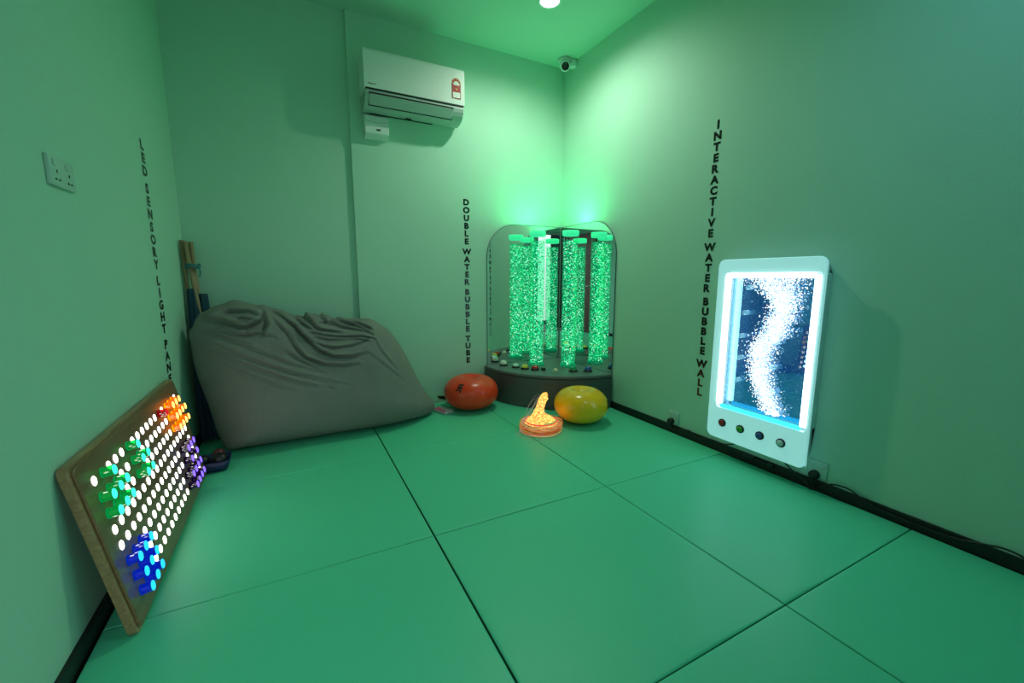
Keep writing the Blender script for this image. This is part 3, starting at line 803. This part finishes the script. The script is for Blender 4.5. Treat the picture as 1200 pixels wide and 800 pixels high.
    ln_ = np.sqrt(nx_**2+ny_**2+nz_**2)+1e-6
    Xg += D*nx_/ln_; Yg += D*ny_/ln_; Zg += D*nz_/ln_
    Zg = np.maximum(Zg, .001)
    Yg = np.minimum(Yg, YB+JOG-.01)
    Yg = np.where(Xg > .43, np.minimum(Yg, YB-.008), Yg)
    m = MB(); R_, T_ = Xg.shape
    vs = [(Xg[0].mean(), Yg[0].mean(), Zg[0].mean())]
    for i in range(1, R_-1): vs += list(zip(Xg[i].tolist(), Yg[i].tolist(), Zg[i].tolist()))
    vs.append((Xg[-1].mean(), Yg[-1].mean(), Zg[-1].mean()))
    fs = []
    for k in range(T_): fs.append((0, 1+(k+1) % T_, 1+k))
    for i in range(R_-3):
        a = 1+i*T_; b = a+T_
        for k in range(T_): fs.append((a+k, a+(k+1) % T_, b+(k+1) % T_, b+k))
    a = 1+(R_-3)*T_
    for k in range(T_): fs.append((a+k, a+(k+1) % T_, len(vs)-1))
    m.add(vs, fs, 0, True)
    return m
M['bag'] = mat('grey_cotton_cover', (.225, .215, .20), .85, noise=.08, nscale=9, bump=.35, bscale=34, spec=.2)
tag(bag().build('beanbag', M['bag'], base=(.15, 2.93, 0)), 'large slumped grey fabric beanbag in the back left corner', 'beanbag')

# ------------------------------------------------------------------ folded tepee tent: poles and blue cloth behind the beanbag
tp = thing('folded_tent', 'folded play tent of wooden poles and blue cloth in the left corner', 'tent', (-.5, 3.1, 0))
M['pole'] = wood('pole_wood', (.30, .20, .11), (.42, .29, .17), .5, 1., 2)
# the poles cross near the tie
ends = [((-.543, 3.13, 1.212), (-.525, 3.12, .004)), ((-.524, 3.11, 1.205), (-.43, 3.13, .004)), ((-.500, 3.14, 1.205), (-.500, 3.17, .004)), ((-.512, 3.17, 1.20), (-.45, 3.19, .004))]
for a, b in ends:
    mb = MB(); mb.tube([a, b], .0115, 10); mb.build('pole', M['pole'], tp)
mb = MB()
for dz in (0, .008, .016): mb.tube([(-.504+.036*math.cos(q_), 3.135+.045*math.sin(q_), 1.055+dz+.005*math.sin(3*q_)) for q_ in [2*PI*k/20 for k in range(20)]], .004, 6, closed=True)
mb.tube(smooth_pts([(-.47, 3.09, 1.06), (-.462, 3.085, 1.03), (-.468, 3.085, 1.0)]), .004, 6)
mb.build('tie_cord', mat('blue_cord', (.06, .22, .24), .8), tp)
M['cloth'] = mat('blue_canvas', (.016, .06, .10), .9, noise=.12, nscale=10, bump=.1, bscale=180)
def drape(cxt, cyt, r_top, z_top, cxb, cyb, rbx, rby, zb, nfold, amp, ph):
    m = MB(); rings = 30; n = 96; vs = []; fs = []
    for i in range(rings+1):
        u = i/rings; z = z_top+(zb-z_top)*u
        cx = cxt+(cxb-cxt)*u; cy = cyt+(cyb-cyt)*u
        rx = r_top+(rbx-r_top)*u**.8; ry = r_top+(rby-r_top)*u**.8
        for k in range(n):
            a = 2*PI*k/n
            f = 1+amp*(.35+u)*math.sin(nfold*a+ph+.8*math.sin(2*a+u))
            vs.append((max(XL+.014, cx+rx*f*math.cos(a)), min(YB+JOG-.015, cy+ry*f*math.sin(a)), z))
    for i in range(rings):
        for k in range(n): fs.append((i*n+k, i*n+(k+1) % n, (i+1)*n+(k+1) % n, (i+1)*n+k))
    fs.append(list(range(n)))
    m.add(vs, fs, 0, True); return m
drape(-.518, 3.13, .026, .93, -.505, 3.12, .04, .09, .012, 9, .20, .4).build('canvas', M['cloth'], tp)
drape(-.468, 3.14, .020, .90, -.455, 3.14, .045, .075, .012, 7, .22, 1.4).build('canvas', M['cloth'], tp)

# ------------------------------------------------------------------ blue tray of dark toys by the end of the light panel
tr = thing('toy_tray', 'dark blue plastic tray on the mat between light panel and beanbag', 'tray', (-.43, 2.595, 0))
M['tray'] = mat('navy_plastic', (.012, .020, .10), .4)
mb = MB()
lo = [rrect(a, b, .025, 6, -.43, 2.595) for a, b in ((.150, .125), (.165, .140), (.178, .152), (.165, .140), (.145, .120))]
zz = [.002, .02, .055, .055, .012]
k = len(lo[0]); vs = [(a, b, z) for L, z in zip(lo, zz) for a, b in L]; fs = [list(range(k))]
for i in range(4):
    for q in range(k): fs.append((i*k+q, i*k+(q+1) % k, (i+1)*k+(q+1) % k, (i+1)*k+q))
fs.append([4*k+q for q in range(k)])
mb.add(vs, fs, 0, True); mb.build('tray_body', M['tray'], tr)
def toyball(x, y, z, r, m, lb):
    b = MB(); b.lathe([(r*math.sin(PI*k/14), -r*math.cos(PI*k/14)) for k in range(15)], (x, y, z), 20); return tag(b.build('ball', m, base=(x, y, z-r)), lb, 'ball', 'small dark toys in the blue tray')
M['dk'] = mat('dark_rubber', (.012, .011, .013), .4); M['dkr'] = mat('dark_red_rubber', (.10, .012, .02), .35)
toyball(-.388, 2.575, .050, .036, M['dk'], 'black ball at the right of the blue tray')
toyball(-.398, 2.630, .062, .030, M['dkr'], 'dark red ball behind the black ball in the tray')
toyball(-.465, 2.595, .046, .032, M['dk'], 'dark ball at the left of the blue tray')

# ------------------------------------------------------------------ inflatable cushions
def cushion(x, y, r, h, m, label, mark_az, mark_el, valve=None, name='inflatable_cushion'):
    t_ = thing(name, label, 'cushion', (x, y, 0))
    prof = []
    N = 30
    for k in range(N+1):
        a = -PI/2+PI*k/N
        rr = r*max(0., math.cos(a))**.80; zz = h/2+h/2*math.copysign(abs(math.sin(a))**.95, math.sin(a))
        dz = -.20*h*math.exp(-(rr/(r*.27))**2) if a > 0 else .03*h*math.exp(-(rr/(r*.4))**2)
        prof.append((rr if 0 < k < N else 0, max(.001, zz+dz)))
    # extra profile rings inside the dimple
    top = [p for p in prof]
    rr_last = top[-2][0]
    extra = []
    for q in (.7, .45, .25, .1):
        rq = rr_last*q; extra.append((rq, h-.20*h*math.exp(-(rq/(r*.27))**2)))
    prof = top[:-1]+extra+[(0, h*.80)]
    mb = MB(); mb.lathe(prof, (x, y, 0), 56); mb.build('air_ring', m, t_)
    # printed mark: little figure, laid on the skin
    az, el = mark_az, mark_el
    def skin(da, de):
        a = el+de; rr = r*math.cos(a)**.80*1.003; zz = h/2+h/2*math.copysign(abs(math.sin(a))**.95, math.sin(a))+.0006
        return (x+rr*math.cos(az+da), y+rr*math.sin(az+da), zz)
    mb = MB()
    strokes = [[(-.09, .10), (0, .16), (.10, .13)], [(0, .16), (.02, .02), (-.03, -.08)], [(.02, .02), (.10, -.02)], [(-.03, -.08), (-.12, -.14)], [(-.03, -.08), (.05, -.15), (.02, -.2)], [(-.1, .02), (.02, .04)]]
    for s_ in strokes:
        P_ = [skin(a*1.2, b*1.2) for a, b in s_]; mb.tube(smooth_pts(P_, 5), .0055, 6)
    mb.build('printed_mark', M['black'], t_)
    return t_
M['or'] = mat('orange_vinyl', (.90, .05, .012), .28, noise=.03, spec=.5)
M['ye'] = mat('yellow_vinyl', (1., .50, .003), .22, noise=.03, spec=.6)
oc = cushion(1.19, 2.955, .208, .262, M['or'], 'round orange-red inflatable cushion between the beanbag and the podium', math.radians(222), .55)
cushion(1.755, 2.312, .187, .246, M['ye'], 'round yellow inflatable cushion in front of the corner podium', math.radians(-42), .12)
sm = MB()
a_, b_ = (1.19-.886*.195, 2.955+.463*.195), (1.19-.886*.265, 2.955+.463*.265)
sm.sheet([(a_[0], a_[1], .062), (b_[0]+.015, b_[1], .066), (b_[0], b_[1], .090), (b_[0]+.03, b_[1]-.01, .088), (a_[0], a_[1], .092)], (.006, .008, 0))
sm.build('strap', M['black'], oc)

# ------------------------------------------------------------------ glowing fibre lamp
LX, LY = 1.415, 2.290
lp = thing('fibre_lamp', 'glowing orange and yellow lamp of coiled light strands before the podium', 'lamp', (LX, LY, 0))
M['lampy'] = bpy.data.materials.new('glowing_yellow_strands'); M['lampy'].use_nodes = True
nt = M['lampy'].node_tree; nt.nodes.clear()
o_ = nt.nodes.new('ShaderNodeOutputMaterial'); e_ = nt.nodes.new('ShaderNodeEmission'); nz = nt.nodes.new('ShaderNodeTexNoise'); rp = nt.nodes.new('ShaderNodeValToRGB'); tc = nt.nodes.new('ShaderNodeTexCoord')
nz.inputs['Scale'].default_value = 75; nz.inputs['Detail'].default_value = 2
rp.color_ramp.elements[0].position = .36; rp.color_ramp.elements[0].color = (1, .24, .015, 1)
rp.color_ramp.elements[1].position = .62; rp.color_ramp.elements[1].color = (1, .86, .22, 1)
nt.links.new(tc.outputs['Object'], nz.inputs['Vector']); nt.links.new(nz.outputs['Fac'], rp.inputs[0]); nt.links.new(rp.outputs[0], e_.inputs[0]); e_.inputs[1].default_value = 1.3; nt.links.new(e_.outputs[0], o_.inputs[0])
mb = MB(); mb.lathe([(.104, .030), (.110, .045), (.104, .060), (.088, .076), (.070, .090), (.045, .102), (.03, .115)], (LX, LY, 0), 40); mb.build('glowing_mound', M['lampy'], lp)
mb = MB(); mb.tube(smooth_pts([(LX-.02, LY+.01, .09), (LX-.012, LY+.006, .125), (LX-.002, LY+.002, .165), (LX+.010, LY-.002, .205), (LX+.028, LY-.010, .232), (LX+.040, LY-.014, .236)], 5), [.044-.017*min(1, k/9) for k in range(21)]+[.024, .022, .019, .014, .008], 18)
mb.build('glowing_neck', M['lampy'], lp)
def ringset(name, cols, nper, r0, r1, z0, z1, rad, st):
    for ci, c in enumerate(cols):
        mb = MB()
        for q in range(nper):
            rr = r0+(r1-r0)*rng.uniform(); zc_ = z0+(z1-z0)*rng.uniform(); tx, ty = rng.normal(0, .05, 2); p0 = rng.uniform(0, 6.3); ex = rng.normal(0, .004)
            mb.tube([(LX+(rr+ex*math.sin(2*a+p0))*math.cos(a), LY+(rr+ex*math.cos(3*a+p0))*math.sin(a), max(.004, zc_+rr*(tx*math.cos(a)+ty*math.sin(a)))) for a in [2*PI*k/40 for k in range(40)]], rad, 5, closed=True)
        o = mb.build(name, emis(name+'_glow_%d' % ci, c, st, False), lp); o['kind'] = 'stuff'
ringset('light_strands', [(1, .22, .04), (1, .45, .12), (.85, .12, .10), (.40, .34, .05), (.9, .75, .40), (.20, .30, .08)], 11, .108, .142, .008, .058, .0013, .62)
mb = MB(); mb.tube([(LX+.104*math.cos(a), LY+.104*math.sin(a), .066) for a in [2*PI*k/48 for k in range(48)]], .0042, 6, closed=True); mb.build('red_strand', emis('red_strand', (1, .08, .06), .9, False), lp)
mb = MB(); mb.tube([(LX+.099*math.cos(a), LY+.099*math.sin(a), .073) for a in [-1.9+1.4*k/20 for k in range(21)]], .0035, 6); mb.build('green_strand', emis('green_strand', (.05, .55, .12), .7, False), lp)
mb = MB(); mb.lathe([(.0, .004), (.112, .004), (.128, .012), (.130, .03), (.112, .034), (0, .034)], (LX, LY, 0), 40); mb.build('strand_core', mat('amber_core', (.22, .10, .03), .5, emit=(.9, .3, .05), es=.05), lp)
M['fib'] = emis('pale_loose_strand', (.8, .75, .55), .35, False)
mb = MB()
for k in range(12):
    a = rng.uniform(2.0, 4.6); h_ = rng.uniform(.15, .24); r_ = rng.uniform(.06, .1)
    mb.tube(smooth_pts([(LX+.12*math.cos(a), LY+.12*math.sin(a), .05), (LX+r_*math.cos(a)*.9, LY+r_*math.sin(a)*.9, h_*.75), (LX+.03*math.cos(a), LY+.03*math.sin(a), h_), (LX+.02, LY, h_*.98)], 6), .0007, 4)
for k in range(5):
    a = rng.uniform(3.0, 4.2); 
    mb.tube(smooth_pts([(LX+.15*math.cos(a), LY+.15*math.sin(a), .02), (LX+.18*math.cos(a+.2), LY+.18*math.sin(a+.2), .05), (LX+.21*math.cos(a+.1), LY+.21*math.sin(a+.1), .003)], 6), .0007, 4)
o = mb.build('loose_strands', M['fib'], lp); o['kind'] = 'stuff'

# ------------------------------------------------------------------ booklet poking out under the beanbag
bk = thing('booklet', 'pink and white booklet poking out from under the beanbag', 'booklet', (.90, 2.93, 0))
ang = math.radians(22)
def bl(u, v, z): return (.90+u*math.cos(ang)-v*math.sin(ang), 2.935+u*math.sin(ang)+v*math.cos(ang), z)
mb = MB()
for k in range(4): mb.sheet([bl(a, b, .002+.0045*k) for a, b in ((.02, -.075-.002*k), (.105, -.075), (.105, .07), (.02, .07))], (0, 0, .0028))
mb.build('pages', mat('white_paper', (.62, .64, .60), .7), bk)
mb = MB(); mb.sheet([bl(a, b, .0185) for a, b in ((.02, -.07), (.045, -.072), (.08, .07), (.02, .07))], (0, 0, .0015)); mb.build('pink_cover', mat('pink_paper', (.55, .10, .22), .5), bk)

# ------------------------------------------------------------------ lights
def light(name, kind, loc, energy, col, **kw):
    L = bpy.data.lights.new(name, kind); L.energy = energy; L.color = col
    for k, v in kw.items(): setattr(L, k, v)
    o = bpy.data.objects.new(name, L); COL.objects.link(o); o.location = sv(loc); return o
GW = (.66, 1, .80)
light('lamp_downlight', 'SPOT', (1.586, 2.525, H-.03), 61, (.84, 1, .80), spot_size=math.radians(165), spot_blend=.9, shadow_soft_size=.04)
light('lamp_fill_front', 'SPOT', (1.45, .25, H-.03), 27, (.32, .72, 1), spot_size=math.radians(165), spot_blend=.9, shadow_soft_size=.05)  # added bluish fill without a fixture, turns the near right side teal
for nm, (x, y) in (('lamp_tube_left', TA), ('lamp_tube_right', TB)):
    a = light(nm, 'AREA', (x, y, TZ1+.004), 3.2, (.12, 1, .36), shape='DISK', size=.12); a.rotation_euler = (PI, 0, 0)
a = light('lamp_hall', 'AREA', (-.05, YF-1.0, 2.28), 34, (.75, .93, 1), size=1.2)

# ------------------------------------------------------------------ world, camera
w = bpy.data.worlds.new('dim'); scene.world = w; w.use_nodes = True
w.node_tree.nodes['Background'].inputs[0].default_value = (.2, .45, .4, 1); w.node_tree.nodes['Background'].inputs[1].default_value = .05
f_px, yaw, pitch, roll = 494.19, .4818, .1503, .0021
F = Vector((math.sin(yaw)*math.cos(pitch), math.cos(yaw)*math.cos(pitch), -math.sin(pitch)))
r0 = Vector((math.cos(yaw), -math.sin(yaw), 0)); u0 = r0.cross(F)
rt = r0*math.cos(roll)+u0*math.sin(roll); up = -r0*math.sin(roll)+u0*math.cos(roll)
cam = bpy.data.cameras.new('camera'); co = bpy.data.objects.new('camera', cam); COL.objects.link(co)
mw_ = Matrix((rt, up, -F)).transposed().to_4x4(); mw_.translation = Vector((0, 0, S)); co.matrix_world = mw_
cam.sensor_width = 36; cam.lens = f_px/1200*36; cam.clip_start = .02
scene.camera = co
scene.view_settings.view_transform = 'Standard'
scene.view_settings.look = 'None'
scene.view_settings.exposure = 0
cy = scene.cycles
cy.max_bounces = 10; cy.diffuse_bounces = 4; cy.glossy_bounces = 6; cy.transparent_max_bounces = 40; cy.transmission_bounces = 8
cy.sample_clamp_indirect = 4
for o in bpy.data.objects:
    if 'base_u' in o: del o['base_u']
